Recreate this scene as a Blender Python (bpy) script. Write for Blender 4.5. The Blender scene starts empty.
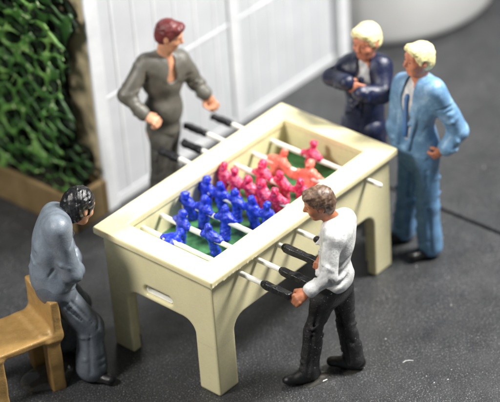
import bpy, math, random
import numpy as np
from mathutils import Vector, Matrix

SC = bpy.context.scene
COL = SC.collection
PI = math.pi

# ------------------------------------------------------------------ camera
cam_data = bpy.data.cameras.new('camera')
cam = bpy.data.objects.new('camera', cam_data)
COL.objects.link(cam)
SC.camera = cam
CR = Vector((0.653904, -0.754251, -0.059288))
CU = Vector((0.454798, 0.329245, 0.827500))
CF = Vector((0.604622, 0.568070, -0.558326))
m3 = Matrix((CR, CU, -CF)).transposed()
cam.matrix_world = Matrix.Translation((-7.430704, -6.988357, 7.655731)) @ m3.to_4x4()
cam_data.sensor_width = 36.0
cam_data.lens = 36.0 * 1976.09 / 500.0
cam_data.clip_start = 0.5
cam_data.clip_end = 200
cam_data.dof.use_dof = True
cam_data.dof.focus_distance = 11.65
cam_data.dof.aperture_fstop = 0.62

# ------------------------------------------------------------------ light
world = bpy.data.worlds.new('World')
SC.world = world
world.use_nodes = True
world.node_tree.nodes['Background'].inputs[0].default_value = (0.86, 0.93, 1.0, 1)
world.node_tree.nodes['Background'].inputs[1].default_value = 0.18

def area(name, loc, target, size, power, color):
    d = bpy.data.lights.new(name, 'AREA')
    d.shape = 'DISK'
    d.size = size
    d.energy = power
    d.color = color
    o = bpy.data.objects.new(name, d)
    COL.objects.link(o)
    o.location = loc
    o.rotation_euler = (Vector(target) - Vector(loc)).to_track_quat('-Z', 'Y').to_euler()
    return o

area('key_lamp', (3.9, -2.9, 6.6), (0.2, 0.2, 0.5), 2.2, 1500, (1.0, 0.985, 0.95))
area('fill_lamp', (-4.8, 1.4, 5.6), (-0.1, 0.2, 0.6), 1.5, 420, (1.0, 0.97, 0.92))

SC.view_settings.view_transform = 'Standard'
SC.view_settings.look = 'None'
SC.view_settings.exposure = 0.0
SC.view_settings.gamma = 1.0
SC.cycles.use_denoising = True
SC.cycles.max_bounces = 8

# ------------------------------------------------------------------ materials
def new_mat(name):
    m = bpy.data.materials.new(name)
    m.use_nodes = True
    nt = m.node_tree
    return m, nt, nt.nodes['Principled BSDF']

def noise(nt, scale, detail=3, rough=.55, vec=None, dist=0):
    n = nt.nodes.new('ShaderNodeTexNoise')
    n.inputs['Scale'].default_value = scale
    n.inputs['Detail'].default_value = detail
    n.inputs['Roughness'].default_value = rough
    n.inputs['Distortion'].default_value = dist
    if vec: nt.links.new(vec, n.inputs['Vector'])
    return n.outputs['Fac']

def ramp(nt, fac, stops):
    r = nt.nodes.new('ShaderNodeValToRGB')
    e = r.color_ramp.elements
    while len(e) < len(stops): e.new(0.5)
    for k, (p, c) in enumerate(stops):
        e[k].position = p
        e[k].color = (c[0], c[1], c[2], 1) if hasattr(c, '__len__') else (c, c, c, 1)
    nt.links.new(fac, r.inputs[0])
    return r.outputs[0]

def mix(nt, a, b, fac, mode='MIX'):
    n = nt.nodes.new('ShaderNodeMix')
    n.data_type = 'RGBA'
    n.blend_type = mode
    for sock, v in ((n.inputs[0], fac), (n.inputs[6], a), (n.inputs[7], b)):
        if hasattr(v, 'links') or hasattr(v, 'is_linked'): nt.links.new(v, sock)
        elif hasattr(v, '__len__'): sock.default_value = (v[0], v[1], v[2], 1)
        else: sock.default_value = v
    return n.outputs[2]

def obj_vec(nt):
    return nt.nodes.new('ShaderNodeTexCoord').outputs['Object']

def bump(nt, bs, h, strength, dist=.01):
    b = nt.nodes.new('ShaderNodeBump')
    b.inputs['Strength'].default_value = strength
    b.inputs['Distance'].default_value = dist
    nt.links.new(h, b.inputs['Height'])
    nt.links.new(b.outputs[0], bs.inputs['Normal'])

def paint(name, col, rough=.42, var=.35, col2=None, scale=14, bstr=.35, spec=.5, fleck=None, sss=0, fl=.70):
    """hobby enamel: brushed unevenly, tiny bumps"""
    m, nt, bs = new_mat(name)
    v = obj_vec(nt)
    f = noise(nt, scale, 5, .65, v)
    c2 = col2 if col2 else tuple(min(1, c * (1 + var) + .01) for c in col)
    c1 = tuple(c * (1 - var) for c in col)
    c = ramp(nt, f, [(.33, c1), (.5, col), (.68, c2)])
    if fleck:
        ff = ramp(nt, noise(nt, 95, 2, .5, v), [(fl, 0), (fl + .04, 1)])
        c = mix(nt, c, fleck, ff)
    nt.links.new(c, bs.inputs['Base Color'])
    r = ramp(nt, noise(nt, 30, 3, .6, v), [(.3, max(.05, rough - .14)), (.7, min(1, rough + .18))])
    nt.links.new(r, bs.inputs['Roughness'])
    bs.inputs['Specular IOR Level'].default_value = spec
    if sss:
        bs.inputs['Subsurface Weight'].default_value = sss
        bs.inputs['Subsurface Radius'].default_value = (.05, .04, .02)
        bs.inputs['Subsurface Scale'].default_value = .6
    bump(nt, bs, noise(nt, 85, 5, .7, v), bstr, .006)
    return m

M = {}
M['plastic'] = paint('cream_plastic', (.78, .715, .44), .24, .035, scale=5, bstr=.12, sss=.35)
M['white_plastic'] = paint('white_plastic', (.80, .79, .72), .35, .06, scale=20, bstr=.2, sss=.15)
M['black_paint'] = paint('black_paint', (.012, .012, .014), .26, .3, fleck=(.35, .35, .35), fl=.70)
M['pitch'] = paint('pitch_green', (.045, .17, .06), .5, .35, scale=25)
M['blue'] = paint('blue_enamel', (.012, .034, .52), .19, .3, (.06, .12, .72), 30, .5)
M['red'] = paint('red_enamel', (.66, .022, .10), .2, .35, (.92, .26, .38), 34, .5)  # pale pink patches: enamel highlights painted into the colour
M['coral'] = paint('coral_enamel', (.84, .20, .14), .36, .14, scale=30)
M['skin'] = paint('skin_paint', (.60, .29, .17), .36, .16, scale=22)
M['skin_brown'] = paint('skin_paint_brown', (.42, .155, .075), .42, .2, scale=22)
M['skin_ruddy'] = paint('skin_paint_ruddy', (.55, .21, .12), .42, .2, scale=22)
M['eye'] = paint('eye_paint', (.03, .018, .014), .3, .1)
M['lip'] = paint('lip_paint', (.42, .09, .06), .4, .1)
M['grey_suit'] = paint('grey_brown_cloth_paint', (.115, .108, .090), .38, .2)
M['grey_trouser'] = paint('grey_green_cloth_paint', (.082, .079, .067), .38, .2)
M['navy'] = paint('navy_cloth_paint', (.010, .014, .042), .33, .25)
M['blue_suit'] = paint('light_blue_cloth_paint', (.155, .30, .48), .30, .18, (.28, .46, .65))
M['blue_suit2'] = paint('light_blue_trouser_paint', (.125, .26, .44), .32, .2, (.18, .34, .52))
M['slate'] = paint('slate_blue_cloth_paint', (.17, .20, .24), .34, .16)
M['slate2'] = paint('slate_grey_trouser_paint', (.105, .122, .145), .34, .18)
M['shirt'] = paint('white_cloth_paint', (.58, .58, .575), .36, .22, (.84, .84, .83), scale=16, bstr=.6)
M['blacktrouser'] = paint('black_cloth_paint', (.012, .012, .013), .36, .3, fleck=(.40, .40, .40), bstr=1.0, fl=.70)
M['shoe'] = paint('black_shoe_paint', (.008, .008, .009), .34, .3)
M['tie'] = paint('blue_tie_paint', (.07, .18, .42), .36, .1)
M['hair_red'] = paint('red_brown_hair_paint', (.13, .022, .022), .38, .3)
M['hair_blond'] = paint('pale_blond_hair_paint', (.78, .70, .36), .45, .14)
M['hair_black'] = paint('black_hair_paint', (.008, .008, .009), .25, .3, fleck=(.12, .12, .12))
M['hair_brown'] = paint('brown_hair_paint', (.13, .075, .048), .42, .3, (.30, .20, .14), 40)
M['gold'] = paint('gold_paint', (.40, .24, .08), .40, .1, fleck=(.6, .46, .22))
M['gold'].node_tree.nodes['Principled BSDF'].inputs['Metallic'].default_value = .12
M['lint'] = paint('lint', (.7, .7, .68), .8, .1)

# ------------------------------------------------------------------ SDF sculpting
A = np.array
def nrm(v):
    v = A(v, float); return v / (np.linalg.norm(v) + 1e-12)

class Sculpt:
    """distance field on a grid; solids are blended or carved, then meshed (surface nets)"""
    def __init__(s, lo, hi, vox):
        s.lo = A(lo, float); s.vox = vox
        n = np.ceil((A(hi, float) - s.lo) / vox).astype(int) + 1
        s.ax = [(s.lo[i] + vox * np.arange(n[i])).astype(np.float32) for i in range(3)]
        s.F = np.full(n, 0.2, np.float32)
    def win(s, lo, hi, pad):
        sl = []
        for i in range(3):
            a = int(max(0, math.floor((lo[i] - pad - s.lo[i]) / s.vox)))
            b = int(min(len(s.ax[i]), math.ceil((hi[i] + pad - s.lo[i]) / s.vox) + 1))
            if b <= a: return None
            sl.append(slice(a, b))
        return tuple(sl)
    def op(s, fn, lo, hi, k=.02, sub=False):
        w = s.win(lo, hi, k + 4 * s.vox)
        if w is None: return
        X = s.ax[0][w[0]][:, None, None]; Y = s.ax[1][w[1]][None, :, None]; Z = s.ax[2][w[2]][None, None, :]
        d = fn(X, Y, Z)
        F = s.F[w]
        if sub:
            d = -d
            h = np.maximum(k - np.abs(F - d), 0) / max(k, 1e-6)
            s.F[w] = np.maximum(F, d) + h * h * k * .25
        else:
            h = np.maximum(k - np.abs(F - d), 0) / max(k, 1e-6)
            s.F[w] = np.minimum(F, d) - h * h * k * .25
    def cap(s, a, b, ra, rb=None, k=.02, sub=False, flat=None):
        rb = ra if rb is None else rb
        a = A(a, float); b = A(b, float); ab = b - a; L2 = float(ab @ ab) + 1e-9
        r = max(ra, rb)
        if flat is not None: fd, fs = nrm(flat[0]), flat[1]
        def fn(X, Y, Z):
            px, py, pz = X - a[0], Y - a[1], Z - a[2]
            t = np.clip((px * ab[0] + py * ab[1] + pz * ab[2]) / L2, 0, 1)
            qx, qy, qz = px - t * ab[0], py - t * ab[1], pz - t * ab[2]
            if flat is not None:
                dt = (qx * fd[0] + qy * fd[1] + qz * fd[2]) * (1 / fs - 1)
                qx, qy, qz = qx + dt * fd[0], qy + dt * fd[1], qz + dt * fd[2]
            return np.sqrt(qx * qx + qy * qy + qz * qz) - (ra + t * (rb - ra))
        s.op(fn, np.minimum(a, b) - r, np.maximum(a, b) + r, k, sub)
    def ell(s, c, rad, fr=None, k=.02, sub=False):
        c = A(c, float); rad = A(rad, float)
        Q = np.eye(3) if fr is None else A(fr, float)     # rows: axes
        r = float(rad.max())
        def fn(X, Y, Z):
            px, py, pz = X - c[0], Y - c[1], Z - c[2]
            q = [px * Q[i, 0] + py * Q[i, 1] + pz * Q[i, 2] for i in range(3)]
            k0 = np.sqrt(sum((q[i] / rad[i]) ** 2 for i in range(3)))
            k1 = np.sqrt(sum((q[i] / rad[i] ** 2) ** 2 for i in range(3))) + 1e-6
            return k0 * (k0 - 1) / k1
        s.op(fn, c - r, c + r, k, sub)
    def box(s, c, half, rnd=.01, fr=None, k=.004, sub=False):
        c = A(c, float); half = A(half, float)
        Q = np.eye(3) if fr is None else A(fr, float)
        r = half if fr is None else A([float(np.linalg.norm(half))] * 3)
        def fn(X, Y, Z):
            px, py, pz = X - c[0], Y - c[1], Z - c[2]
            q = [np.abs(px * Q[i, 0] + py * Q[i, 1] + pz * Q[i, 2]) - (half[i] - rnd) for i in range(3)]
            out = np.sqrt(sum(np.maximum(v, 0) ** 2 for v in q))
            return out + np.minimum(np.maximum(np.maximum(q[0], q[1]), q[2]), 0) - rnd
        s.op(fn, c - r, c + r, k, sub)
    def rough(s, amp, freq, seed, ridge=False):
        """sculpted unevenness / folds"""
        g = np.random.RandomState(seed)
        X = s.ax[0][:, None, None]; Y = s.ax[1][None, :, None]; Z = s.ax[2][None, None, :]
        n = 0
        for i in range(6):
            d = g.randn(3); d /= np.linalg.norm(d); f = freq * g.uniform(.6, 1.7)
            d2 = g.randn(3); f2 = freq * .5
            w = np.sin(f * (X * d[0] + Y * d[1] + Z * d[2]) + g.uniform(0, 6) + 1.3 * np.sin(f2 * (X * d2[0] + Y * d2[1] + Z * d2[2])))
            n = n + ((1 - 2 * np.abs(w)) if ridge else w)
        s.F += (amp * n / 2.2).astype(np.float32)
    def mesh(s, name, mat, parent=None, keep=None, smooth=1):
        F = s.F
        ins = F < 0
        n = F.shape
        def sh(a, i, j, k): return a[i:n[0] - 1 + i, j:n[1] - 1 + j, k:n[2] - 1 + k]
        cnt = np.zeros((n[0] - 1, n[1] - 1, n[2] - 1), np.int8)
        for i in (0, 1):
            for j in (0, 1):
                for k in (0, 1): cnt += sh(ins, i, j, k)
        act = np.argwhere((cnt > 0) & (cnt < 8))
        ids = np.full(cnt.shape, -1, np.int32)
        ids[act[:, 0], act[:, 1], act[:, 2]] = np.arange(len(act))
        C = {}
        for i in (0, 1):
            for j in (0, 1):
                for k in (0, 1): C[i, j, k] = F[act[:, 0] + i, act[:, 1] + j, act[:, 2] + k].astype(float)
        P = np.zeros((len(act), 3)); W = np.zeros(len(act))
        for a_ in C:
            for axis in range(3):
                if a_[axis] == 0:
                    b_ = list(a_); b_[axis] = 1; b_ = tuple(b_)
                    fa, fb = C[a_], C[b_]
                    cr = (fa < 0) != (fb < 0)
                    t = np.where(cr, fa / np.where(cr, fa - fb, 1), 0)
                    q = np.tile(A(a_, float), (len(act), 1)); q[:, axis] = t
                    P += q * cr[:, None]; W += cr
        V = (act + P / W[:, None]) * s.vox + s.lo
        quads = []
        for axis in range(3):
            o1, o2 = [i for i in range(3) if i != axis]
            a0 = [slice(None)] * 3; a1 = [slice(None)] * 3
            a0[axis] = slice(0, -1); a1[axis] = slice(1, None)
            x0, x1 = ins[tuple(a0)], ins[tuple(a1)]
            e = np.argwhere(x0 != x1)
            e = e[(e[:, o1] > 0) & (e[:, o2] > 0) & (e[:, o1] < n[o1] - 1) & (e[:, o2] < n[o2] - 1)]
            st = x0[e[:, 0], e[:, 1], e[:, 2]]
            def cell(d1, d2):
                q = e.copy(); q[:, o1] += d1; q[:, o2] += d2
                return ids[q[:, 0], q[:, 1], q[:, 2]]
            qd = np.stack([cell(-1, -1), cell(0, -1), cell(0, 0), cell(-1, 0)], 1)
            flip = st if axis != 1 else ~st
            qd[~flip] = qd[~flip][:, ::-1]
            quads.append(qd)
        Q = np.concatenate(quads)
        Q = Q[(Q >= 0).all(1)]
        for _ in range(smooth):
            acc = np.zeros_like(V); w = np.zeros(len(V))
            for i in range(4):
                np.add.at(acc, Q[:, i], V[Q[:, (i + 1) % 4]] + V[Q[:, (i + 3) % 4]]); np.add.at(w, Q[:, i], 2)
            V = V * .5 + .5 * acc / np.maximum(w, 1)[:, None]
        if keep is not None:
            return [np_obj(nm, V, Q[kp(V[Q].mean(1))], mt, pa) for nm, mt, pa, kp in keep]
        return np_obj(name, V, Q, mat, parent)

def np_obj(name, V, Q, mat, parent=None):
    used = np.unique(Q); re = np.full(len(V), -1); re[used] = np.arange(len(used))
    V = V[used]; Q = re[Q]
    me = bpy.data.meshes.new(name)
    me.vertices.add(len(V)); me.vertices.foreach_set('co', V.astype(np.float32).ravel())
    me.loops.add(Q.size); me.loops.foreach_set('vertex_index', Q.ravel().astype(np.int32))
    me.polygons.add(len(Q))
    me.polygons.foreach_set('loop_start', np.arange(0, Q.size, Q.shape[1], dtype=np.int32))
    me.polygons.foreach_set('use_smooth', np.ones(len(Q), bool))
    me.update(calc_edges=True); me.validate()
    me.materials.append(mat)
    o = bpy.data.objects.new(name, me); COL.objects.link(o)
    if parent: o.parent = parent; o.matrix_parent_inverse = parent_inv(parent)
    return o

def parent_inv(p):
    return Matrix.Translation(-p.location)

def empty(name, loc):
    o = bpy.data.objects.new(name, None); COL.objects.link(o)
    o.location = loc; o.empty_display_size = .2
    return o

def tag(o, label=None, cat=None, group=None, kind=None):
    if label: o['label'] = label
    if cat: o['category'] = cat
    if group: o['group'] = group
    if kind: o['kind'] = kind
    return o

def box_mesh(name, boxes, mat, parent=None, bevel=.004):
    V = []; Q = []
    for (x0, x1, y0, y1, z0, z1) in boxes:
        b = len(V)
        V += [(x0, y0, z0), (x1, y0, z0), (x1, y1, z0), (x0, y1, z0), (x0, y0, z1), (x1, y0, z1), (x1, y1, z1), (x0, y1, z1)]
        Q += [(b, b + 3, b + 2, b + 1), (b + 4, b + 5, b + 6, b + 7), (b, b + 1, b + 5, b + 4), (b + 1, b + 2, b + 6, b + 5), (b + 2, b + 3, b + 7, b + 6), (b + 3, b, b + 4, b + 7)]
    o = np_obj(name, A(V, float), A(Q), mat, parent)
    for p in o.data.polygons: p.use_smooth = False
    if bevel:
        md = o.modifiers.new('bevel', 'BEVEL'); md.width = bevel; md.segments = 2
    return o

# ------------------------------------------------------------------ ground
def ground_mat():
    m, nt, bs = new_mat('dark_speckled_rubber')
    v = obj_vec(nt)
    base = ramp(nt, noise(nt, 3.5, 6, .6, v), [(.3, (.027, .028, .030)), (.7, (.048, .049, .052))])
    grain = ramp(nt, noise(nt, 105, 4, .8, v), [(.40, .4), (.52, .9), (.66, 2.0)])
    c = mix(nt, base, grain, 1.0, 'MULTIPLY')
    sp = ramp(nt, noise(nt, 110, 2, .5, v), [(.61, 0), (.67, 1)])
    patch = ramp(nt, noise(nt, 4, 3, .6, v), [(.35, .3), (.65, .9)])
    c = mix(nt, c, (.29, .29, .30), mix(nt, (0, 0, 0), sp, patch))
    sp2 = ramp(nt, noise(nt, 40, 3, .6, v), [(.74, 0), (.76, 1)])
    c = mix(nt, c, (.42, .42, .42), sp2)
    nt.links.new(c, bs.inputs['Base Color'])
    nt.links.new(ramp(nt, noise(nt, 9, 4, .6, v), [(.3, .30), (.7, .48)]), bs.inputs['Roughness'])
    bs.inputs['Specular IOR Level'].default_value = .55
    bump(nt, bs, noise(nt, 120, 4, .8, v), .22, .008)
    return m
M['ground'] = ground_mat()
gx = 1.555; gw = .016; E_ = 40
prof = [(-E_, 0), (gx - gw, 0), (gx - gw * .7, -.03), (gx + gw * .7, -.03), (gx + gw, 0), (E_, 0)]
V = []; Q = []
for (x, z) in prof: V += [(x, -E_, z), (x, E_, z)]
for i in range(len(prof) - 1): Q.append((2 * i, 2 * i + 2, 2 * i + 3, 2 * i + 1))
g = np_obj('ground', A(V, float), A(Q), M['ground'])
for p_ in g.data.polygons: p_.use_smooth = False
tag(g, kind='structure')

# ------------------------------------------------------------------ corrugated white house side + ivy bed
wall = empty('building', (.2, 1.5, 0))
tag(wall, 'white model house front of ribbed panels, standing behind the player in grey shirt', 'building')
m, nt, bs = new_mat('white_panel')
v = obj_vec(nt)
c = ramp(nt, noise(nt, 3.0, 5, .6, v), [(.3, (.56, .57, .59)), (.7, (.70, .71, .72))])
nt.links.new(c, bs.inputs['Base Color']); bs.inputs['Roughness'].default_value = .35
bump(nt, bs, noise(nt, 12, 4, .6, v), .15, .02)
M['panel'] = m
M['panel_dull'] = paint('white_panel_back', (.53, .54, .56), .4, .05, scale=3)
m, nt, bs = new_mat('cream_side')
v = obj_vec(nt)
nt.links.new(ramp(nt, noise(nt, 4, 4, .6, v), [(.3, (.40, .33, .20)), (.7, (.52, .44, .28))]), bs.inputs['Base Color'])
bs.inputs['Roughness'].default_value = .5
M['cream_side'] = m
WX0, WX1, WY, WH = .175, 2.80, 1.5, 2.3
box_mesh('wall_panel', [(WX0 + .028, WX1 - .02, WY + .03, WY + .10, 0.0, WH)], M['panel_dull'], wall, 0)
box_mesh('side_wall', [(WX0, WX0 + .026, WY + .030, 4.2, 0, WH)], M['cream_side'], wall, .004)
box_mesh('corner_post', [(WX0 - .004, WX0 + .11, WY + .004, WY + .0265, 0, WH)], M['panel'], wall, .006)
box_mesh('mullion', [(1.54, 1.64, WY + .016, WY + .028, 0, WH)], M['panel'], wall, .008)
box_mesh('end_post', [(WX1 - .10, WX1 + .02, WY - .035, WY + .11, 0, WH)], M['panel'], wall, .01)
box_mesh('base_rail', [(WX0 + .114, 1.536, WY + .02, WY + .028, 0, .07), (1.644, WX1 - .104, WY + .02, WY + .028, 0, .07)], M['panel'], wall, .006)
box_mesh('cross_rail', [(WX0 + .114, 1.536, WY + .024, WY + .032, .838, .862), (1.644, WX1 - .104, WY + .024, WY + .032, .838, .862)], M['panel'], wall, .006)
rb = []
x = WX0 + .25
while x < WX1 - .15:
    if not 1.5 < x < 1.68:
        rb += [(x - .011, x + .011, WY + .026, WY + .034, .073, .834), (x - .011, x + .011, WY + .026, WY + .034, .866, WH - .01)]
    x += .196
box_mesh('panel_ribs', rb, M['panel'], wall, .003)

# planter
pl = empty('planter', (.02, 1.5, 0))
tag(pl, 'long tan trough at the foot of the ivy, left of the white house', 'planter')
m, nt, bs = new_mat('tan_trough')
v = obj_vec(nt)
nt.links.new(ramp(nt, noise(nt, 6, 5, .6, v), [(.3, (.14, .095, .04)), (.7, (.23, .16, .075))]), bs.inputs['Base Color'])
bs.inputs['Roughness'].default_value = .5
bump(nt, bs, noise(nt, 25, 4, .6, v), .3, .01)
M['trough'] = m
m, nt, bs = new_mat('dark_soil_ivy_shade')  # soil, also the colour of the added shade sheet behind the ivy
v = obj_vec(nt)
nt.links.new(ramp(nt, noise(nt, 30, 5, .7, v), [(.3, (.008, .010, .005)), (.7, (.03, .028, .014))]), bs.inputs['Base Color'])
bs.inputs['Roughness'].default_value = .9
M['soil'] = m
box_mesh('trough', [(-.14, -.105, 1.50, 4.2, 0, .27), (-.10, .15, 1.50, 1.545, 0, .27), (.155, .188, 1.50, 4.2, 0, .268)], M['trough'], pl, .008)
box_mesh('soil', [(-.10, .15, 1.55, 4.2, 0.02, .22)], M['soil'], pl, 0)

# ivy: several wavy sheets of a rounded, irregular net of stems
def net(s, x0, cell, rad, seed, ylo, spur=.5):
    g = np.random.RandomState(seed)
    Y, Z = np.meshgrid(s.ax[1], s.ax[2], indexing='ij')
    wy = Y + .018 * np.sin(21 * Z + seed) + .02 * np.sin(9 * Z + 5 * Y); wz = Z + .018 * np.sin(19 * Y + 2 * seed) + .02 * np.sin(8 * Y - 6 * Z)
    wy = wy / 1.25
    lo = A((s.lo[1] / 1.25, s.lo[2])) - 3 * cell
    n = (int((s.ax[1][-1] / 1.25 - lo[0]) / cell) + 5, int((s.ax[2][-1] - lo[1]) / cell) + 5)
    I2 = np.indices(n).transpose(1, 2, 0).astype(float); I2[..., 0] += .5 * (np.arange(n[1])[None, :] % 2)
    P = (I2 + g.uniform(-.24, .24, n + (2,))) * cell + lo
    RR = g.uniform(.44, .57, n) * cell
    ci = np.floor((wy - lo[0]) / cell).astype(int); cj = np.floor((wz - lo[1]) / cell).astype(int)
    D = np.full((3,) + Y.shape, 9.0); hole = np.full(Y.shape, 9.0)
    for i in (-2, -1, 0, 1, 2):
        for j in (-2, -1, 0, 1, 2):
            q = P[np.clip(ci + i, 0, n[0] - 1), np.clip(cj + j, 0, n[1] - 1)]
            d = np.hypot(q[..., 0] - wy, q[..., 1] - wz)
            rr = RR[np.clip(ci + i, 0, n[0] - 1), np.clip(cj + j, 0, n[1] - 1)]
            hole = np.minimum(hole, d - rr)
            for r in range(3):
                sw = d < D[r]
                D[r], d = np.where(sw, d, D[r]), np.where(sw, D[r], d)
    e = np.minimum((D[1] - D[0]) * .5, np.maximum(-hole, 0)) * 1.15
    knot = np.clip(1 - (D[2] - D[0]) / .05, 0, 1)
    r = rad * (1 + .30 * np.sin(17 * Y + 11 * Z + seed) + .25 * np.sin(41 * Y - 29 * Z)) + .004 * knot
    gap = np.sin(6.3 * Y + 4 * seed) * np.sin(5.1 * Z + seed) + .4 * np.sin(31 * Y + 23 * Z)      # torn places
    r = r - .012 * np.clip(gap - .75, 0, 1)
    xs = x0 + .030 * np.sin(5 * Z + 3 * Y + seed) + .008 * np.sin(14 * Z - 11 * Y) + .05 * np.sin(37 * Y + 5 * seed) * np.sin(33 * Z) * spur * .25
    X = s.ax[0][:, None, None]
    f = np.sqrt(e[None] ** 2 + ((X - xs[None]) * .9) ** 2) - r[None]
    edge = ylo + .05 * np.sin(6 * Z + seed) + .04 * np.sin(17 * Z + 2 * seed)
    f = np.maximum(f, np.maximum(edge - Y, .205 - Z)[None])
    s.F = np.minimum(s.F, f).astype(np.float32)
m, nt, bs = new_mat('ivy_green')
v = obj_vec(nt)
c = ramp(nt, noise(nt, 5, 5, .7, v), [(.34, (.008, .034, .006)), (.50, (.04, .13, .018)), (.68, (.17, .32, .07))])
tip = ramp(nt, noise(nt, 24, 3, .6, v), [(.60, 0), (.68, 1)])
c = mix(nt, c, (.50, .60, .32), tip)
nt.links.new(c, bs.inputs['Base Color']); bs.inputs['Roughness'].default_value = .5
M['ivy'] = m
m, nt, bs = new_mat('ivy_inner_shade')  # near-black green: shade deep inside the ivy put into its colour
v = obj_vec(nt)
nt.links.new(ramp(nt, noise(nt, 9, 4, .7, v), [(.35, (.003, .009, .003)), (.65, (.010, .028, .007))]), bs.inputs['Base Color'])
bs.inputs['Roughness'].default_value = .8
M['ivy_in_shade'] = m
M['ivy_mid_shade'] = paint('ivy_mid_green_shaded', (.016, .060, .010), .5, .4, (.05, .14, .025), 7)  # darker copy of the ivy green, depth shade put into the colour
iv = empty('ivy', (.04, 1.6, .24))
tag(iv, 'green net-like climbing ivy growing up from the tan trough', 'ivy')
s = Sculpt((-.24, 1.46, .18), (.10, 3.1, 2.1), .0088)
net(s, -.085, .132, .0074, 3, 1.56)
g_ = np.random.RandomState(44)
for _ in range(90):
    y_, z_ = g_.uniform(1.6, 3.0), g_.uniform(.25, 2.05)
    a_ = A((-.085 + .030 * math.sin(5 * z_ + 3 * y_ + 3), y_, z_)); d_ = g_.normal(0, 1, 3) * (.012, .018, .018)
    s.cap(a_ - d_, a_ + d_ - A((.02, 0, 0)), .009, .005, k=.012)
s.mesh('stem_net', M['ivy'], iv, smooth=1)
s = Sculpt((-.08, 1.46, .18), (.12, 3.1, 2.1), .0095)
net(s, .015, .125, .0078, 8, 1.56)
s.mesh('deeper_net', M['ivy_mid_shade'], iv, smooth=1)
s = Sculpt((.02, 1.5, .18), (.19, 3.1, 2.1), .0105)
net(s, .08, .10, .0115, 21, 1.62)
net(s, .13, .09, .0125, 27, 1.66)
s.mesh('inner_shade_net', M['ivy_in_shade'], iv, smooth=1)
box_mesh('ivy_shade_sheet', [(.165, .196, 1.74, 4.1, .28, 2.28)], M['soil'], iv, 0)  # added dark sheet, stands in for shade seen through the ivy gaps

# round white drum at the back right
def lathe(name, prof, cx, cy, mat, parent=None, n=96):
    V = []; Q = []
    for r, z in prof:
        for k in range(n): V.append((cx + r * math.cos(2 * PI * k / n), cy + r * math.sin(2 * PI * k / n), z))
    for i in range(len(prof) - 1):
        for k in range(n):
            a = i * n + k; b = i * n + (k + 1) % n
            Q.append((a, b, b + n, a + n))
    return np_obj(name, A(V, float), A(Q), mat, parent)
m, nt, bs = new_mat('white_ceramic')
v = obj_vec(nt)
nt.links.new(ramp(nt, noise(nt, 2, 3, .5, v), [(.3, (.47, .47, .46)), (.7, (.54, .54, .53))]), bs.inputs['Base Color'])
bs.inputs['Roughness'].default_value = .22
M['ceramic'] = m
dr = lathe('pot', [(.01, .012), (.93, .012), (.965, .02), (.985, .05), (.995, .10), (1.0, .4), (1.02, 1.7), (1.03, 1.74), (1.0, 1.76), (.97, 1.72), (.95, .4), (.9, .1), (.01, .08)], 3.80, 2.00, M['ceramic'])
tag(dr, 'big round white pot standing on the dark ground behind the two men in suits', 'pot')

# ------------------------------------------------------------------ football table
T = empty('foosball_table', (0, 0, 0))
tag(T, 'cream plastic table football game with blue and red figures on white rods', 'table football')
a, b, rim_m = .89, .485, .156
s = Sculpt((-.93, -.52, .82), (.93, .52, .93), .0055)
s.box((0, 0, .874), (a, b, .026), .012)
s.box((0, 0, .9), (a - rim_m, b - rim_m, .2), .006, k=.008, sub=True)
s.rough(.0004, 40, 3)
gr = np.random.RandomState(7)
for _ in range(16):
    t_ = gr.uniform(0, 1) ** 1.6
    s.ell((-.885 + .42 * t_, -.484, .852 + gr.uniform(-.004, .008)), gr.uniform(.003, .005, 3), k=.006)
s.mesh('rim', M['plastic'], T, smooth=0)
s = Sculpt((-.88, -.48, -.02), (.88, .48, .86), .0075)
s.box((0, 0, .425), (.85, .445, .427), .012)
s.box((0, 0, .9), (.742, .337, .245), .01, sub=True)            # well for the pitch
s.box((0, 0, .15), (.78, .375, .45), .03, sub=True)             # hollow underneath
s.box((0, 0, .10), (.66 + .02, .6, .397), .095, k=.01, sub=True)
s.box((0, 0, .10), (1.2, .28, .397), .095, k=.01, sub=True)
s.box((-.85, .01, .563), (.2, .118, .034), .033, k=.012, sub=True)   # ball slot in the short end
s.box((.85, .01, .563), (.2, .118, .034), .033, k=.012, sub=True)
LZ = .36
kp = [('body', M['plastic'], T, lambda c: c[:, 2] >= LZ)]
for sx in (-1, 1):
    for sy in (-1, 1):
        kp.append(('leg', M['plastic'], T, lambda c, sx=sx, sy=sy: (c[:, 2] < LZ) & (c[:, 0] * sx > 0) & (c[:, 1] * sy > 0)))
s.mesh('body', None, keep=kp, smooth=0)
box_mesh('pitch', [(-.745, .745, -.34, .34, .652, .664)], M['pitch'], T, 0)
m, nt, bs = new_mat('slot_lip'); bs.inputs['Base Color'].default_value = (.80, .79, .70, 1); bs.inputs['Roughness'].default_value = .3
s = Sculpt((-.87, -.16, .5), (-.74, .18, .63), .005)
s.box((-.812, .01, .563), (.032, .122, .038), .036)
s.box((-.812, .01, .572), (.2, .108, .030), .029, k=.01, sub=True)
s.mesh('slot_lip', M['white_plastic'], T)

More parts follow.
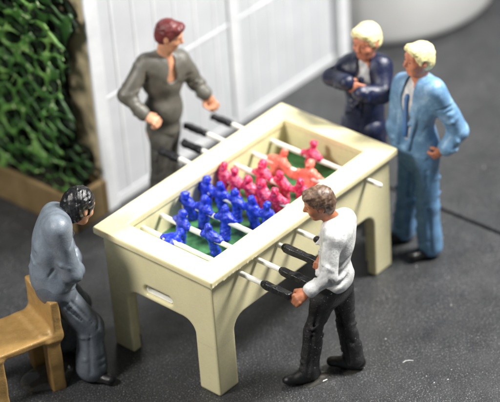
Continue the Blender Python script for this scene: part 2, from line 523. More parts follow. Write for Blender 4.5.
# one figure on its rod, in rod coordinates
def foos_mesh(kind, seed):
    s = Sculpt((-.09, -.14, -.16), (.09, .14, .12), .0045)
    w = .066 if kind == 'std' else .08
    g_ = np.random.RandomState(seed); b1 = g_.uniform(-.010, .010); b2 = g_.uniform(-.012, .012)
    s.cap((0, 0, .030), (0, 0, -.03), .036 if kind == 'std' else .028, .030 if kind == 'std' else .024, k=.02, flat=((1, 0, 0), .8))
    s.cap((0, -.022, .026), (0, .022, .026), .024, k=.02)
    for sy in (-1, 1):
        s.cap((0, sy * .022, .027), (.002, sy * w, .010), .021, .0195, k=.010)
        s.cap((0, sy * .013, -.03), (.004, sy * .014, -.115), .021, .017, k=.014)
    s.cap((-.004, 0, -.118), (.020, 0, -.122), .022, .018, k=.016)
    s.cap((0, 0, .04), (b1, b2, .07), .013, k=.006)
    s.ell((b1, b2, .083), (.026, .024, .031), k=.010)
    s.cap((.018 + b1, b2, .082), (.031 + b1, b2, .076), .006, .005, k=.008)
    if kind == 'wide':
        s.cap((0, -.135, -.016), (0, .135, -.016), .026, k=.02, flat=((1, 0, 0), .5))
        s.cap((0, -.02, -.06), (0, .02, -.06), .030, k=.03, flat=((1, 0, 0), .5))
    s.rough(.0028, 80, seed, ridge=True); s.rough(.0028, 40, seed + 5)
    return s
protos = {}
def foos(kind, col, variant):
    key = (kind, col, variant)
    if key not in protos:
        o = foos_mesh(kind, 11 + variant).mesh('foosball_player', M[col])
        COL.objects.unlink(o)
        protos[key] = o.data
        bpy.data.objects.remove(o)
    return protos[key]
RZ = .795
rods = [  # x, side of the handle, colour, players (y, tilt), rod ends
 (-.610, -1, 'blue', [(.10, 82)], 'std'),
 (-.445, -1, 'blue', [(.165, 8), (-.085, -10)], 'std'),
 (-.255, -1, 'blue', [(.29, -14), (.155, 6), (-.03, 10)], 'std'),
 (-.075, -1, 'blue', [(.295, 4), (.17, -4), (.04, 3), (-.09, -5), (-.215, 6)], 'std'),
 (.095, 1, 'red', [(.295, -8), (.20, 5), (.08, 12), (-.035, -6), (-.15, 8)], 'std'),
 (.255, 1, 'red', [(.11, -12), (-.06, 10), (-.215, 4)], 'std'),
 (.425, 1, 'coral', [(.115, -32), (-.135, -26)], 'wide'),
 (.610, 1, 'red', [(.0, -8)], 'std')]
hand_ends = {0: (-.645, -.85), 1: (-.645, -.862), 2: (-.507, -.769), 3: (-.61, -.83), 4: (.69, .86), 5: (.635, .80), 6: (.745, .93), 7: (.69, .86)}
rng = random.Random(4)
def tube_y(name, x, y0, y1, z, r, mat, parent, seed=1):
    s = Sculpt((x - r - .02, min(y0, y1) - r - .01, z - r - .02), (x + r + .02, max(y0, y1) + r + .01, z + r + .02), .005)
    s.cap((x, y0, z), (x, y1, z), r, k=.001)
    s.rough(.0008, 50, seed)
    return s.mesh(name, mat, parent)
for i, (x, side, col, pls, kind) in enumerate(rods):
    h0, h1 = hand_ends[i]
    far = (.35 if side < 0 else -.35) if i < 7 else -.555
    rod = tube_y('rod', x, h0 + (-.03 if side < 0 else .03), far, RZ, .0165, M['white_plastic'], T, i)
    # grip: square-ish with a collar and grooves
    y0, y1 = h0, h1
    s = Sculpt((x - .05, min(y0, y1) - .02, RZ - .05), (x + .05, max(y0, y1) + .02, RZ + .05), .0042)
    th = math.radians(rng.uniform(-20, 20)); fr = ((math.cos(th), 0, math.sin(th)), (0, 1, 0), (-math.sin(th), 0, math.cos(th)))
    s.box((x, (y0 + y1) / 2, RZ), (.023, abs(y1 - y0) / 2, .021), .006, fr=fr)
    s.cap((x, y0, RZ), (x, y0 + .012 * side, RZ), .024, k=.003)
    for sgn in (-1, 1):
        c = A((x, (y0 + y1) / 2, RZ)) + A(fr[2]) * .027 * sgn
        s.box(c, (.010, abs(y1 - y0) / 2 - .035, .006), .003, fr=fr, sub=True, k=.003)
    s.rough(.0020, 60, i + 20)
    s.mesh('handle', M['black_paint'], rod)
    for n_, (y, tilt) in enumerate(pls):
        o = bpy.data.objects.new('foosball_player', foos(kind, col, rng.randrange(6)))
        COL.objects.link(o)
        o.parent = rod
        face = 1 if col == 'blue' else -1
        o.rotation_euler = (0, math.radians(tilt), 0 if face > 0 else PI)
        if face < 0: o.rotation_euler = (0, math.radians(tilt + rng.uniform(-6, 6)), PI + rng.uniform(-.25, .25))
        else: o.rotation_euler = (0, math.radians(tilt), rng.uniform(-.22, .22))
        o.location = (x, y, RZ)
        o['label'] = {'blue': 'blue enamel player', 'red': 'pinkish red enamel player', 'coral': 'coral player with a broad flat body'}[col]

# ------------------------------------------------------------------ gold chair
th = math.atan2(.31, -.95)
cf = A((math.cos(th), math.sin(th), 0)); cs = A((-cf[1], cf[0], 0)); O = A((-1.305, .545, 0))
fr = (cf, cs, (0, 0, 1))
def cp(x, y, z): return O + cf * x + cs * y + A((0, 0, z))
ch = empty('chair', tuple(O + cf * .2))
tag(ch, 'small gold painted chair with the man in slate blue perched on its back', 'chair')
s = Sculpt((-1.95, .2, -.01), (-1.15, 1.05, .70), .006)
s.box(cp(.215, 0, .397), (.235, .175, .024), .012, fr=fr)
s.box(cp(-.005, 0, .52), (.030, .178, .135), .012, fr=fr, k=.05)
s.box(cp(.06, 0, .415), (.05, .15, .02), .02, fr=fr, k=.03)
s.box(cp(.0, 0, .69), (.10, .115, .045), .04, fr=fr, sub=True, k=.02)
for x_ in (.035, .41):
    for y_ in (-.145, .145):
        s.box(cp(x_ - .002, y_ * .93, .19), (.044, .040, .195), .010, fr=fr, k=.03)
s.rough(.0014, 34, 9)
kp = [('seat', M['gold'], ch, lambda c: (c[:, 2] >= .36) & ~((c[:, 2] > .432) & ((c - O) @ cf < .05))),
      ('backrest', M['gold'], ch, lambda c: (c[:, 2] > .432) & ((c - O) @ cf < .05))]
for sx in (0, 1):
    for sy in (-1, 1):
        kp.append(('leg', M['gold'], ch, lambda c, sx=sx, sy=sy: (c[:, 2] < .36) & (((c - O) @ cf > .2) == bool(sx)) & ((c - O) @ cs * sy > 0)))
s.mesh('seat', None, keep=kp, smooth=1)

# ------------------------------------------------------------------ puddles of glue
m, nt, bs = new_mat('clear_glue')
bs.inputs['Base Color'].default_value = (.60, .57, .50, 1); bs.inputs['Roughness'].default_value = .03
bs.inputs['Transmission Weight'].default_value = .92; bs.inputs['IOR'].default_value = 1.45
bump(nt, bs, noise(nt, 14, 3, .5, obj_vec(nt)), .25, .02)
M['glue'] = m
def puddle(cx, cy, rx, ry, h, seed, label):
    g = np.random.RandomState(seed); ph = g.uniform(0, 6, 4)
    V = [(cx, cy, h)]; Q = []; n = 64; R_ = 14
    for r in range(1, R_ + 1):
        t = math.sin(PI / 2 * r / R_)
        for k in range(n):
            an = 2 * PI * k / n
            w = 1 + .10 * math.sin(2 * an + ph[0]) + .06 * math.sin(3 * an + ph[1]) + .03 * math.sin(5 * an + ph[2])
            V.append((cx + rx * t * w * math.cos(an), cy + ry * t * w * math.sin(an), h * max(0, 1 - t * t) ** .5 - (.004 if r == R_ else 0)))
    T3 = [(0, 1 + k, 1 + (k + 1) % n) for k in range(n)]
    for r in range(R_ - 1):
        for k in range(n):
            a_ = 1 + r * n + k; b_ = 1 + r * n + (k + 1) % n
            T3 += [(a_, a_ + n, b_ + n), (a_, b_ + n, b_)]
    o = np_obj('glue_puddle', A(V, float), A(T3), M['glue'])
    return tag(o, label, 'glue', 'blobs of dried glue')
puddle(-1.35, .54, .165, .14, .060, 2, 'glossy clear glue puddle round the back leg of the gold chair')
puddle(-.37, -.80, .10, .06, .016, 3, 'thin clear glue smear under the front shoe of the man in white shirt')
puddle(-.13, -.92, .09, .05, .008, 5, 'thin clear glue smear under the rear shoe of the man in white shirt')

# ------------------------------------------------------------------ people
def frame(j):
    R = nrm(A(j['shR']) - A(j['shL'])); U = nrm(A(j['neck']) - A(j['waist']))
    R = nrm(R - U * (R @ U)); Fw = np.cross(U, R)
    return R, Fw, U

def bounds(j, pad=.2):
    P = A(list(j.values())); lo = P.min(0) - pad; hi = P.max(0) + pad + .02
    lo[2] = max(lo[2], -.02)
    return lo, hi

def hand(s, w, h, pn, sd, curl, sc=1.0):
    """wrist w, direction of the palm h, palm normal pn, thumb side sd; curl in radians per joint"""
    h = nrm(h); pn = nrm(A(pn) - h * (A(pn) @ h)); sd0 = nrm(np.cross(pn, h)); sd = sd0 if sd0 @ A(sd) > 0 else -sd0
    w = A(w)
    palm = w + h * .045 * sc
    s.ell(palm, (.047 * sc, .038 * sc, .019 * sc), (h, sd, pn), k=.02)
    s.cap(w, palm, .022 * sc, .02 * sc, k=.015)
    L = [.034, .040, .038, .030]
    for i in range(4):
        off = (1.5 - i) * .0195 * sc
        p = w + h * .078 * sc + sd * off
        d = h.copy(); r = .0115 * sc
        ang = 0
        for k in range(3):
            ang += curl * (.8 if k == 0 else 1)
            d = h * math.cos(ang) + pn * math.sin(ang)
            q = p + d * L[i] * sc * (1 - .18 * k)
            s.cap(p, q, r, r * .9, k=.004)
            p = q; r *= .92
    p = w + h * .025 * sc + sd * .028 * sc
    q = p + nrm(h * .7 + sd * .55 + pn * .5) * .038 * sc
    s.cap(p, q, .0145 * sc, .012 * sc, k=.01)
    s.cap(q, q + nrm(h * .6 + pn * .9 - sd * .3) * .030 * sc, .012 * sc, .010 * sc, k=.004)

def head_frame(f, tilt=0.0):
    f = nrm(f); up = nrm(A((0, 0, 1.)) - f * f[2]); r = np.cross(f, up)
    return f, r, up

def add_head(s, c, f, r, u, sc):
    c = A(c)
    def at(x, y, z): return c + (f * x + r * y + u * z) * sc
    s.ell(at(-.012, 0, .018), A((.098, .076, .092)) * sc, (f, r, u), k=.02)
    s.ell(at(.020, 0, -.038), A((.064, .058, .074)) * sc, (f, r, u), k=.03)
    s.cap(at(.050, -.014, -.092), at(.050, .014, -.092), .022 * sc, k=.03)            # chin
    s.cap(at(.066, -.034, .030), at(.066, .034, .030), .016 * sc, k=.02)               # brow
    for q in (-1, 1):
        s.ell(at(.088, q * .030, .006), A((.020, .019, .015)) * sc, (f, r, u), k=.012, sub=True)
        s.ell(at(.068, q * .030, .004), A((.016, .017, .011)) * sc, (f, r, u), k=.006)
        s.ell(at(.060, q * .040, -.028), A((.022, .020, .022)) * sc, (f, r, u), k=.02)  # cheek
        s.ell(at(-.006, q * .076, -.006), A((.020, .010, .031)) * sc, (f, r, u), k=.010)  # ear
        s.ell(at(.000, q * .086, -.004), A((.010, .006, .016)) * sc, (f, r, u), k=.006, sub=True)
    s.cap(at(.078, 0, .018), at(.104, 0, -.020), .009 * sc, .0135 * sc, k=.012)         # nose
    s.cap(at(.088, -.012, -.026), at(.088, .012, -.026), .008 * sc, k=.008)
    s.cap(at(.079, -.017, -.050), at(.079, .017, -.050), .0075 * sc, k=.006)            # lips
    s.cap(at(.077, -.013, -.062), at(.077, .013, -.062), .0078 * sc, k=.006)
    s.cap(at(.088, -.016, -.056), at(.088, .016, -.056), .0022 * sc, k=.004, sub=True)
    return at

def torso(s, j, fr, g, sc, k=.05, pelvis=True):
    R, Fw, U = fr
    s.ell(A(j['chest']) + U * .02 + Fw * .005, (.150 * sc + g, .096 * sc + g, .17 * sc + g), (R, Fw, U), k=k)
    s.ell(j['waist'], (.120 * sc + g, .086 * sc + g, .16 * sc + g), (R, Fw, U), k=k)
    if pelvis: s.ell(j['pelvis'], (.132 * sc + g, .098 * sc + g, .115 * sc + g), (R, Fw, U), k=k)
    s.cap(j['shL'] * .88 + j['shR'] * .12, j['shR'] * .88 + j['shL'] * .12, .056 * sc + g, k=k * 1.4)

def make_person(key, j, spec):
    sc = spec.get('sc', .94)
    j = {k: A(v, float) for k, v in j.items()}
    fr = frame(j); R, Fw, U = fr
    f, r, u = head_frame(spec['face'])
    hs = spec.get('head', 1.12)
    lo, hi = bounds(j)
    # body
    s = Sculpt(lo, hi, .0062)
    torso(s, j, fr, -.006, sc)
    s.cap(j['chest'] + U * .12, j['head'] - u * .05 - f * .02, .058 * sc, .050 * sc, k=.03)
    for q in 'LR':
        s.cap(j['sh' + q], j['el' + q], .042, .034, k=.03)
        s.cap(j['el' + q], j['wr' + q], .034, .023, k=.02)
        s.cap(j['hip' + q], j['kn' + q], .052, .030, k=.02)
        an_ = A(j['an' + q]); an_[2] = .055; tl = an_ + (A(j['to' + q]) - A(j['an' + q])) * .7; tl[2] = .035
        s.cap(j['kn' + q], an_, .030, .022, k=.02)
        s.cap(an_, tl, .022, .018, k=.01)
        hd = spec['hands'][q]
        hand(s, j['wr' + q], j['ha' + q] - j['wr' + q], hd[0], hd[1], hd[2], spec.get('hand_sc', 1.1))
    at = add_head(s, j['head'], f, r, u, hs)
    top = s.mesh('person', M[spec['skin']], smooth=1)
    tag(top, spec['label'], 'person', 'painted miniature people round the football table')
    # eyes, brows, mouth
    for q in (-1, 1):
        e = Sculpt(A(at(.08, q * .03, .0)) - .05, A(at(.08, q * .03, .0)) + .05, .0035)
        e.ell(at(.0785, q * .030, .003), A((.0075, .0105, .0060)) * hs, (f, r, u))
        e.mesh('eye', M['eye'], top)
        e = Sculpt(A(at(.08, q * .03, .03)) - .05, A(at(.08, q * .03, .03)) + .05, .0035)
        e.cap(at(.079, q * .014, .026), at(.072, q * .046, .027), .0055 * hs, .0045 * hs, k=.001)
        e.mesh('eyebrow', M[spec['hair']], top)
    e = Sculpt(A(at(.08, 0, -.055)) - .05, A(at(.08, 0, -.055)) + .05, .0035)
    e.cap(at(.0805, -.016, -.0555), at(.0805, .016, -.0555), .0058 * hs, k=.001)
    e.mesh('mouth', M['lip'], top)
    # hair
    h = Sculpt(A(j['head']) - .2, A(j['head']) + .2, .0058)
    spec['hairfn'](h, at, hs, (f, r, u))
    hr = spec.get('messy', 1); h.rough(.0020 * hr, 60, 5, ridge=True); h.rough(.0018 * hr, 26, 6)
    h.mesh('hair', M[spec['hair']], top)
    # garments
    for nm, mt, fn, amp, frq in spec['wear']:
        g = Sculpt(lo, hi, .0072)
        fn(g, j, fr, sc)
        g.rough(amp, frq, len(nm) + len(key)); g.rough(amp * .8, frq * .55, 7 + len(nm), ridge=True)
        g.mesh(nm, M[mt], top)
    for q in 'LR':
        g = Sculpt(A(j['to' + q]) - .26, A(j['to' + q]) + .26, .006)
        d = A(j['to' + q]) - A(j['an' + q]); d[2] = 0; L_ = np.linalg.norm(d); d = nrm(d)
        base = A(j['an' + q]); base[2] = .04
        side = np.cross(d, (0, 0, 1))
        g.cap(base - d * .035, base + d * .05, .040, .042, k=.02)
        g.cap(base + d * .03, base + d * .135, .044, .036, k=.03, flat=((0, 0, 1), .8))
        g.cap(base, A(j['an' + q]) + A((0, 0, .02)), .040, .040, k=.03)
        g.box(A((base[0], base[1], -.05)), (.5, .5, .051), .001, sub=True, k=.004)
        g.rough(.0015, 40, 3)
        g.mesh('shoe', M['shoe'], top)
    return top

def wrinkle(g, a, b, r, n, seed, dep=.0070, lg=.8):
    gg = np.random.RandomState(seed)
    a = A(a, float); b = A(b, float); d = nrm(b - a); u_ = nrm(np.cross(d, (.3, .5, .8))); v_ = np.cross(d, u_)
    for _ in range(n):
        t = gg.uniform(.05, .95); ph = gg.uniform(0, 2 * PI); sl = gg.uniform(-.5, .5); da = gg.uniform(.4, 1.0) * lg
        p0 = a + (b - a) * t
        c0 = p0 + (u_ * math.cos(ph - da) + v_ * math.sin(ph - da)) * r * 1.0 - d * sl * r
        c1 = p0 + (u_ * math.cos(ph) + v_ * math.sin(ph)) * r * 1.06
        c2 = p0 + (u_ * math.cos(ph + da) + v_ * math.sin(ph + da)) * r * 1.0 + d * sl * r
        sub = gg.rand() < .6
        if not sub:
            m_ = p0; c0, c1, c2 = [m_ + (c_ - m_) * .93 for c_ in (c0, c1, c2)]
        g.cap(c0, c1, dep * .5, dep, k=.018, sub=sub); g.cap(c1, c2, dep, dep * .5, k=.018, sub=sub)

def sleeves(g, j, r1, r2, r3, cuff=.0, stop=.0, only='LR'):
    for q in only:
        s_, e_, w_ = j['sh' + q], j['el' + q], j['wr' + q]
        w2 = w_ + (e_ - w_) * stop
        g.cap(s_, e_, r1, r2, k=.038); g.cap(e_, w2, r2, r3, k=.02)
        g.cap(w2 + nrm(e_ - w2) * .018, w2, r3 + cuff, r3 + cuff, k=.008)
        wrinkle(g, s_, e_, r1 * .96, 5, int(r1 * 9999) + len(q)); wrinkle(g, e_, w2, r2 * .95, 6, int(r1 * 9999) + 3)
        # creases inside the elbow
        d1 = nrm(s_ - e_); d2 = nrm(w2 - e_); bis = nrm(d1 + d2 + 1e-4)
        ax = nrm(np.cross(d1, d2) + 1e-5)
        for t in (-.02, .012, .04):
            c = e_ + bis * r2 * .95 + d1 * t
            g.cap(c - ax * .03, c + ax * .03, .006, k=.012, sub=True)

def vneck(g, j, fr, top_r, drop, sc, out=.0, kk=.012, er=.010):
    R, Fw, U = fr
    a_ = j['neck'] - U * .02 + Fw * .03
    b_ = j['chest'] + U * (.02 - drop) + Fw * (.112 * sc + out)
    m_ = j['neck'] - U * .11 + Fw * .085
    g.cap(a_, m_, top_r, top_r * .82, k=kk, sub=True)
    g.cap(m_, b_, top_r * .82, er, k=kk, sub=True)

def collar(g, j, fr, r0, w, sc):
    R, Fw, U = fr
    for q in (-1, 1):
        p = j['neck'] - U * .045 - Fw * .045 + R * q * .035
        m_ = j['neck'] - U * .055 + Fw * .015 + R * q * .066
        e = j['neck'] - U * .125 + Fw * .082 + R * q * .040
        g.cap(p, m_, r0, r0, k=.012); g.cap(m_, e, r0, r0 * .7, k=.012)
    g.cap(j['neck'] - U * .045 - Fw * .045 + R * .035, j['neck'] - U * .045 - Fw * .045 - R * .035, r0, k=.012)

def trousers(th, kn, hem, seatr=0.0, stop=.10, flare=None):
    def fn(g, j, fr, sc):
        R, Fw, U = fr
        g.ell(j['pelvis'], (.140 * sc + seatr, .108 * sc + seatr, .115 * sc), (R, Fw, U), k=.05)
        g.ell((A(j['pelvis']) + A(j['waist'])) / 2, (.122 * sc, .094 * sc, .11 * sc), (R, Fw, U), k=.05)
        for q in 'LR':
            hp, kn_, an = j['hip' + q], j['kn' + q], j['an' + q]
            end = an + (kn_ - an) * stop
            end = an.copy(); end[2] = max(.062, an[2] - .01)
            g.cap(hp, kn_, th, kn, k=.045); g.cap(kn_, end, kn, hem, k=.03)
            wrinkle(g, hp, kn_, th * .98, 6, 31 + int(th * 999), .0050); wrinkle(g, kn_, end, (kn + hem) * .5, 5, 37 + int(th * 999), .0045)
            # crease down the front, folds behind the knee and above the shoe
            side = nrm(np.cross(kn_ - end, (A(j['to' + q]) - an)))
            fwd = nrm(np.cross(side, kn_ - end)); 
            if fwd @ (A(j['to' + q]) - an) < 0: fwd = -fwd
            for o_, dd in ((-.75, .6), (.8, .5), (-.3, .95)):
                g.cap(hp + side * o_ * th + fwd * dd * th - (hp - kn_) * .15, kn_ + side * o_ * .8 * kn + fwd * dd * kn, .005, .004, k=.020, sub=True)
            for o_, dd in ((-.85, .5), (.85, .45)):
                g.cap(kn_ + side * o_ * kn + fwd * dd * kn, end + side * o_ * hem * 1.02 + fwd * dd * hem, .004, .006, k=.020, sub=True)
            g.cap(kn_ + fwd * (kn - .004), end + fwd * (hem - .004), .008, k=.022)
            for t, o in ((.0, -1), (.05, -1), (-.05, -1)):
                c = kn_ + nrm(hp - kn_) * t + fwd * kn * o
                g.cap(c - side * .05, c + side * .05 + A((0, 0, .02)), .006, k=.024, sub=True)
            for t in (.04, .085):
                c = end + nrm(kn_ - end) * t + fwd * hem
                g.cap(c - side * .04, c + side * .045 + A((0, 0, .015)), .005, k=.020, sub=True)
            g.box((end[0], end[1], -.05 + .0), (.3, .3, .05 + .018), .001, sub=True, k=.004)
    return fn

def hair_short(quiff=0.0, back=1.0, low=0.0):
    def fn(h, at, hs, fr):
        h.ell(at(-.016, 0, .034), A((.104, .085, .090)) * hs, fr, k=.01)
        h.ell(at(-.045, 0, -.015), A((.074, .079, .078 * back)) * hs, fr, k=.02)
        for q in (-1, 1): h.cap(at(.010, q * .072, .03), at(.018, q * .070, -.008 - low), .013 * hs, .008 * hs, k=.014)
        if quiff: h.cap(at(.058, .035, .082), at(.062, -.035, .088), (.020 + quiff) * hs, k=.03)
        # face opening
        h.ell(at(.100, 0, -.016), A((.092, .080, .092)) * hs, fr, k=.014, sub=True)
        h.ell(at(.055, 0, -.10), A((.085, .10, .055)) * hs, fr, k=.014, sub=True)
        for q in (-1, 1): h.ell(at(-.004, q * .092, -.012), A((.024, .030, .032)) * hs, fr, k=.006, sub=True)
        for t in range(-5, 6):                                     # combed furrows
            h.cap(at(.07, t * .017, .112 - abs(t) * .007), at(-.10, t * .019, .06 - abs(t) * .006), .0028 * hs, k=.008, sub=True)
    return fn

# grey: player behind the far side
def shirt_grey(g, j, fr, sc):
    torso(g, j, fr, .012, sc, pelvis=False)
    g.ell(A(j['waist']) - fr[2] * .04, (.134 * sc, .100 * sc, .15 * sc), fr, k=.05)
    g.ell(A(j['pelvis']) + fr[2] * .02, (.128 * sc, .104 * sc, .085 * sc), fr, k=.03)
    wrinkle(g, j['chest'], j['pelvis'], .125 * sc, 12, 5, .006, .5)
    sleeves(g, j, .062, .052, .042, .004, .12)
    collar(g, j, fr, .018, 0, sc)
    vneck(g, j, fr, .046, -.045, sc, .01)
def jacket(open_drop, r=(.064, .056, .047), length=.10, lap=True, gg=.020, slit=True, vr=.064, ve=.024, stop=.14):
    def fn(g, j, fr, sc):
        R, Fw, U = fr
        torso(g, j, fr, gg, sc, pelvis=False)
        wrinkle(g, j['chest'], j['pelvis'], .135 * sc, 12, 8, .006, .5)
        p = j['pelvis']
        g.ell(A(p) + U * .03, (.148 * sc + .012, .112 * sc + .012, .13 * sc + length * .3), (R, Fw, U), k=.05)
        sleeves(g, j, *r, .002, stop)
        vneck(g, j, fr, vr, open_drop, sc, .016, .012, ve)
        if slit:
            a_ = j['waist'] + Fw * (.118 * sc) ; b_ = p - U * .12 + Fw * (.14 * sc)
            g.cap(a_ , b_, .006, .016, k=.012, sub=True)
        if lap:
            for q in (-1, 1):
                a_ = j['neck'] - U * .052 - Fw * .03 + R * q * .070
                m_ = j['neck'] - U * .125 + Fw * .080 + R * q * .086
                b_ = j['chest'] + U * (.02 - open_drop) + Fw * (.118 * sc) + R * q * (.014 + ve)
                g.cap(a_, m_, .015, .016, k=.004); g.cap(m_, b_, .017, .011, k=.004)
                o_ = R * q * .024
                g.cap(m_ + o_, b_ + o_ * .8, .006, .005, k=.004, sub=True)
                g.cap(m_ - R * q * .01 - U * .012, m_ + o_ - U * .020, .005, k=.003, sub=True)
        for q in (-1, 1):
            c = p + U * .045 + R * q * .10 + Fw * .085
            g.cap(c - R * q * .03 + Fw * .02, c + R * q * .03 - Fw * .02, .008, k=.01)
        g.cap(p - U * .2 - Fw * .13, p + U * .05 - Fw * .13, .005, k=.012, sub=True)
    return fn
def undershirt(g, j, fr, sc):
    R, Fw, U = fr
    g.ell(A(j['chest']) + U * .02 + Fw * .004, (.145 * sc, .104 * sc, .175 * sc), (R, Fw, U), k=.03)
    g.ell(j['waist'], (.115 * sc, .094 * sc, .15 * sc), (R, Fw, U), k=.03)
    g.cap(j['neck'] - U * .07 - Fw * .005, j['neck'] - U * .012, .072 * sc, .064 * sc, k=.02)
def tie(g, j, fr, sc):
    R, Fw, U = fr
    a_ = j['neck'] - U * .085 + Fw * .098
    m_ = j['chest'] + U * .06 + Fw * (.122 * sc)
    b_ = j['chest'] - U * .20 + Fw * (.110 * sc)
    g.cap(a_, a_ - U * .022 + Fw * .008, .017, .012, k=.006)
    g.cap(a_ - U * .02 + Fw * .008, m_, .011, .015, k=.006, flat=(Fw, .6)); g.cap(m_, b_, .015, .020, k=.006, flat=(Fw, .6))
def shirt_white(g, j, fr, sc):
    R, Fw, U = fr
    torso(g, j, fr, .014, sc, pelvis=False)
    wrinkle(g, j['chest'], j['pelvis'], .130 * sc, 16, 9, .006, .5)
    g.ell(A(j['waist']) - U * .05, (.136 * sc, .108 * sc, .10 * sc), (R, Fw, U), k=.04)
    sleeves(g, j, .055, .048, .037, .006, .10)
    collar(g, j, fr, .017, 0, sc)
    vneck(g, j, fr, .034, -.08, sc, .01)
    for t in (.0, .055, .12):
        c = A(j['waist']) + U * (t - .02)
        g.cap(c - Fw * .12 - R * .02 + U * .03, c - Fw * .02 - R * .135 - U * .01, .007, k=.03, sub=True)
    g.ell(A(j['pelvis']) - U * .03, (.2, .2, .075), (R, Fw, U), k=.01, sub=True)

JO = {
 'gray': {'head': (0.36, 0.928, 1.507), 'neck': (0.355, 0.977, 1.339), 'chest': (0.332, 1.001, 1.177), 'waist': (0.32, 1.014, 0.965), 'pelvis': (0.31, 1.026, 0.781), 'shR': (0.218, 1.035, 1.332), 'elR': (0.051, 1.067, 1.163), 'wrR': (0.07, 0.93, 1.044), 'haR': (0.095, 0.86, 1.019), 'shL': (0.462, 0.951, 1.267), 'elL': (0.548, 0.918, 1.063), 'wrL': (0.553, 0.84, 0.996), 'haL': (0.587, 0.818, 0.902), 'hipR': (0.25, 1, 0.74), 'hipL': (0.37, 1.03, 0.74), 'knR': (0.22, 1.02, 0.42), 'knL': (0.36, 1.05, 0.42), 'anR': (0.235, 1.111, 0.08), 'anL': (0.339, 1.049, 0.08), 'toR': (0.16, 1.017, 0.045), 'toL': (0.317, 0.922, 0.045)},
 'navy': {'head': (1.17, -0.024, 1.396), 'neck': (1.191, -0.003, 1.238), 'chest': (1.188, 0.001, 1.074), 'waist': (1.18, 0.01, 0.861), 'pelvis': (1.172, 0.018, 0.684), 'shR': (1.154, 0.11, 1.173), 'elR': (1.01, 0.146, 1.148), 'wrR': (0.96, -0.02, 1.184), 'haR': (0.975, -0.064, 1.17), 'shL': (1.23, -0.102, 1.201), 'elL': (1.133, -0.174, 1.071), 'wrL': (1.005, -0.096, 1.114), 'haL': (0.989, -0.036, 1.131), 'hipR': (1.17, 0.1, 0.75), 'knR': (1.16, 0.12, 0.42), 'anR': (1.17, 0.14, 0.08), 'toR': (1.03, 0.12, 0.045), 'hipL': (1.17, -0.06, 0.75), 'knL': (1.16, -0.07, 0.42), 'anL': (1.17, -0.08, 0.08), 'toL': (1.03, -0.11, 0.045)},
 'blue': {'head': (1.118, -0.479, 1.439), 'neck': (1.142, -0.474, 1.274), 'chest': (1.136, -0.468, 1.112), 'waist': (1.121, -0.453, 0.92), 'pelvis': (1.129, -0.461, 0.736), 'shL': (1.117, -0.609, 1.259), 'elL': (1.229, -0.713, 0.937), 'wrL': (1.13, -0.667, 0.828), 'haL': (1.078, -0.626, 0.794), 'shR': (1.163, -0.322, 1.174), 'elR': (1.125, -0.296, 0.891), 'wrR': (1.113, -0.327, 0.71), 'haR': (1.105, -0.347, 0.629), 'hipL': (1.116, -0.534, 0.725), 'knL': (1.098, -0.559, 0.379), 'hipR': (1.153, -0.384, 0.648), 'knR': (1.129, -0.373, 0.359), 'anL': (1.09, -0.579, 0.08), 'toL': (0.984, -0.543, 0.045), 'anR': (1.136, -0.329, 0.08), 'toR': (1.062, -0.301, 0.045)},
 'sit': {'head': (-1.007, 0.441, 1.134), 'neck': (-1.116, 0.454, 1.102), 'chest': (-1.208, 0.509, 0.973), 'waist': (-1.243, 0.517, 0.813), 'pelvis': (-1.237, 0.495, 0.67), 'shR': (-1.254, 0.367, 1.136), 'elR': (-1.219, 0.345, 0.807), 'wrR': (-1.067, 0.475, 0.683), 'haR': (-1.022, 0.544, 0.642), 'shL': (-1.074, 0.6, 1.042), 'elL': (-1.019, 0.599, 0.752), 'wrL': (-1.044, 0.509, 0.73), 'haL': (-1.105, 0.457, 0.773), 'hipR': (-1.272, 0.445, 0.653), 'knR': (-1.132, 0.34, 0.357), 'hipL': (-1.142, 0.555, 0.572), 'knL': (-1.025, 0.547, 0.375), 'anR': (-1.186, 0.315, 0.1), 'toR': (-1.168, 0.193, 0.045), 'anL': (-1.07, 0.642, 0.1), 'toL': (-1.076, 0.565, 0.045)},
 'white': {'head': (-0.26, -0.789, 1.234), 'neck': (-0.216, -0.836, 1.088), 'chest': (-0.187, -0.867, 0.948), 'waist': (-0.204, -0.848, 0.747), 'pelvis': (-0.22, -0.832, 0.616), 'shL': (-0.314, -0.937, 1.078), 'elL': (-0.407, -0.973, 0.87), 'wrL': (-0.531, -0.914, 0.81), 'haL': (-0.601, -0.888, 0.79), 'shR': (-0.056, -0.817, 1.018), 'elR': (-0.04, -0.73, 0.86), 'wrR': (-0.2, -0.78, 0.83), 'haR': (-0.28, -0.79, 0.8), 'hipL': (-0.3, -0.835, 0.606), 'knL': (-0.348, -0.783, 0.342), 'hipR': (-0.133, -0.837, 0.574), 'knR': (-0.126, -0.859, 0.314), 'anL': (-0.395, -0.769, 0.08), 'toL': (-0.51, -0.704, 0.045), 'anR': (-0.141, -0.916, 0.08), 'toR': (-0.185, -0.848, 0.045)},
}
def up(v): return A(v)
grey = make_person('gray', JO['gray'], dict(face=(.40, -.85, -.32), skin='skin', hair='hair_red', hairfn=hair_short(.004),
    label='miniature man in open-necked grey shirt with red-brown hair, playing on the far side',
    hands={'R': ((.3, .3, -1), (.6, -.5, .3), 1.15), 'L': ((-.3, -.9, -.3), (-.9, .2, .3), 1.0)}, sc=.94, hand_sc=1.0, head=.86,
    wear=[('shirt', 'grey_suit', shirt_grey, .0022, 26), ('trousers', 'grey_trouser', trousers(.068, .060, .066, -.024), .002, 24)]))
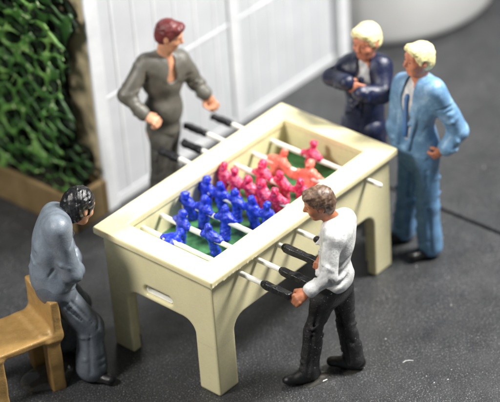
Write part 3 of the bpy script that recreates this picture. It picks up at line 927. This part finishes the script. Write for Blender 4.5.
navy = make_person('navy', JO['navy'], dict(face=(-.93, -.08, -.08), skin='skin_ruddy', hair='hair_blond', hairfn=hair_short(.008),
    label='miniature blond man in dark navy suit standing with his arms crossed',
    hands={'R': ((.9, 0, -.4), (0, .2, 1), .35), 'L': ((.9, .1, .1), (0, 0, 1), .35)}, sc=.94, hand_sc=.8, head=.98,
    wear=[('jacket', 'navy', jacket(.03, stop=.0, r=(.064,.058,.052)), .003, 24), ('shirt', 'shirt', undershirt, .0008, 24), ('tie', 'navy', tie, .0005, 20),
          ('trousers', 'navy', trousers(.082, .066, .072), .002, 24)]))
blue = make_person('blue', JO['blue'], dict(face=(-.90, .36, .04), skin='skin_ruddy', hair='hair_blond', hairfn=hair_short(.006),
    label='miniature blond man in light blue suit standing with one hand on his hip',
    hands={'L': ((.2, .95, .1), (-.1, -.1, 1), 1.2), 'R': ((.9, -.3, 0), (-.8, 0, -.2), .5)}, sc=.96, hand_sc=.95, head=.93,
    wear=[('jacket', 'blue_suit', jacket(.30, length=.2, vr=.068, ve=.036, r=(.068, .062, .052)), .003, 24), ('shirt', 'shirt', undershirt, .0008, 24), ('tie', 'tie', tie, .0005, 20),
          ('trousers', 'blue_suit2', trousers(.086, .072, .082), .002, 24)]))
sit = make_person('sit', JO['sit'], dict(face=(.90, -.12, -.42), skin='skin', hair='hair_black', hairfn=hair_short(0, 1.15, .01),
    label='miniature black-haired man in slate blue clothes, perched on the back of the gold chair',
    hands={'R': ((-.8, .2, -.2), (0, 0, 1), .8), 'L': ((-.8, -.2, -.2), (0, 0, 1), .8)}, sc=.97, head=1.0, messy=1.5, hand_sc=.85,
    wear=[('jacket', 'slate', jacket(.0, r=(.066, .060, .052), length=.0, slit=False), .0024, 20), ('trousers', 'slate2', trousers(.090, .080, .096, .012), .0022, 20)]))
white = make_person('white', JO['white'], dict(face=(-.76, .60, -.24), skin='skin_brown', hair='hair_brown', hairfn=hair_short(.004, 1.1, .02),
    label='miniature brown-haired man in white shirt and black trousers, gripping a handle at the near side',
    hands={'L': ((.75, .3, -.6), (.2, .3, .9), 1.2), 'R': ((.5, .2, -.8), (-.2, -.4, .6), 1.2)}, sc=.92, head=.86, messy=1.6, hand_sc=1.0,
    wear=[('shirt', 'shirt', shirt_white, .0026, 26), ('trousers', 'blacktrouser', trousers(.074, .056, .063), .003, 30)]))

# ------------------------------------------------------------------ dust and fibres on the ground
g = np.random.RandomState(12)
V = []; Q = []
def chip(c, r):
    b0 = len(V)
    for k in range(3):
        an = g.uniform(0, 2 * PI); V.append((c[0] + r * math.cos(an + k * 2.1), c[1] + r * math.sin(an + k * 2.1) * g.uniform(.5, 1), c[2] + .001))
    V.append((c[0], c[1], c[2] + r * .8))
    Q.extend([(b0, b0 + 1, b0 + 3), (b0 + 1, b0 + 2, b0 + 3), (b0 + 2, b0, b0 + 3)])
for _ in range(900):
    chip((g.uniform(-2.2, 3.4), g.uniform(-3, 2), 0), abs(g.normal(0, .0024)) + .0015)
for c, r in (((.29, -.86, 0), .009), ((.23, -1.05, 0), .005), ((-.3, .02, 0), .006), ((.72, -1.02, 0), .007)): chip(c, r)
tag(np_obj('dust', A(V, float), A(Q), M['lint']), kind='stuff')
def fibre(p0, pts, label):
    s = Sculpt(A((p0[0] - .1, p0[1] - .1, -.005)), A((p0[0] + .1, p0[1] + .1, .03)), .0025)
    for a_, b_ in zip(pts, pts[1:]):
        s.cap((p0[0] + a_[0], p0[1] + a_[1], .004), (p0[0] + b_[0], p0[1] + b_[1], .004), .0028, k=.003)
    o = s.mesh('fibre', M['lint'])
    return tag(o, label, 'fibre')
fibre((.10, -1.15), [(-.03, .02), (-.01, .018), (.008, .004), (.022, -.018)], 'curled pale fibre lying on the ground right of the black shoes')
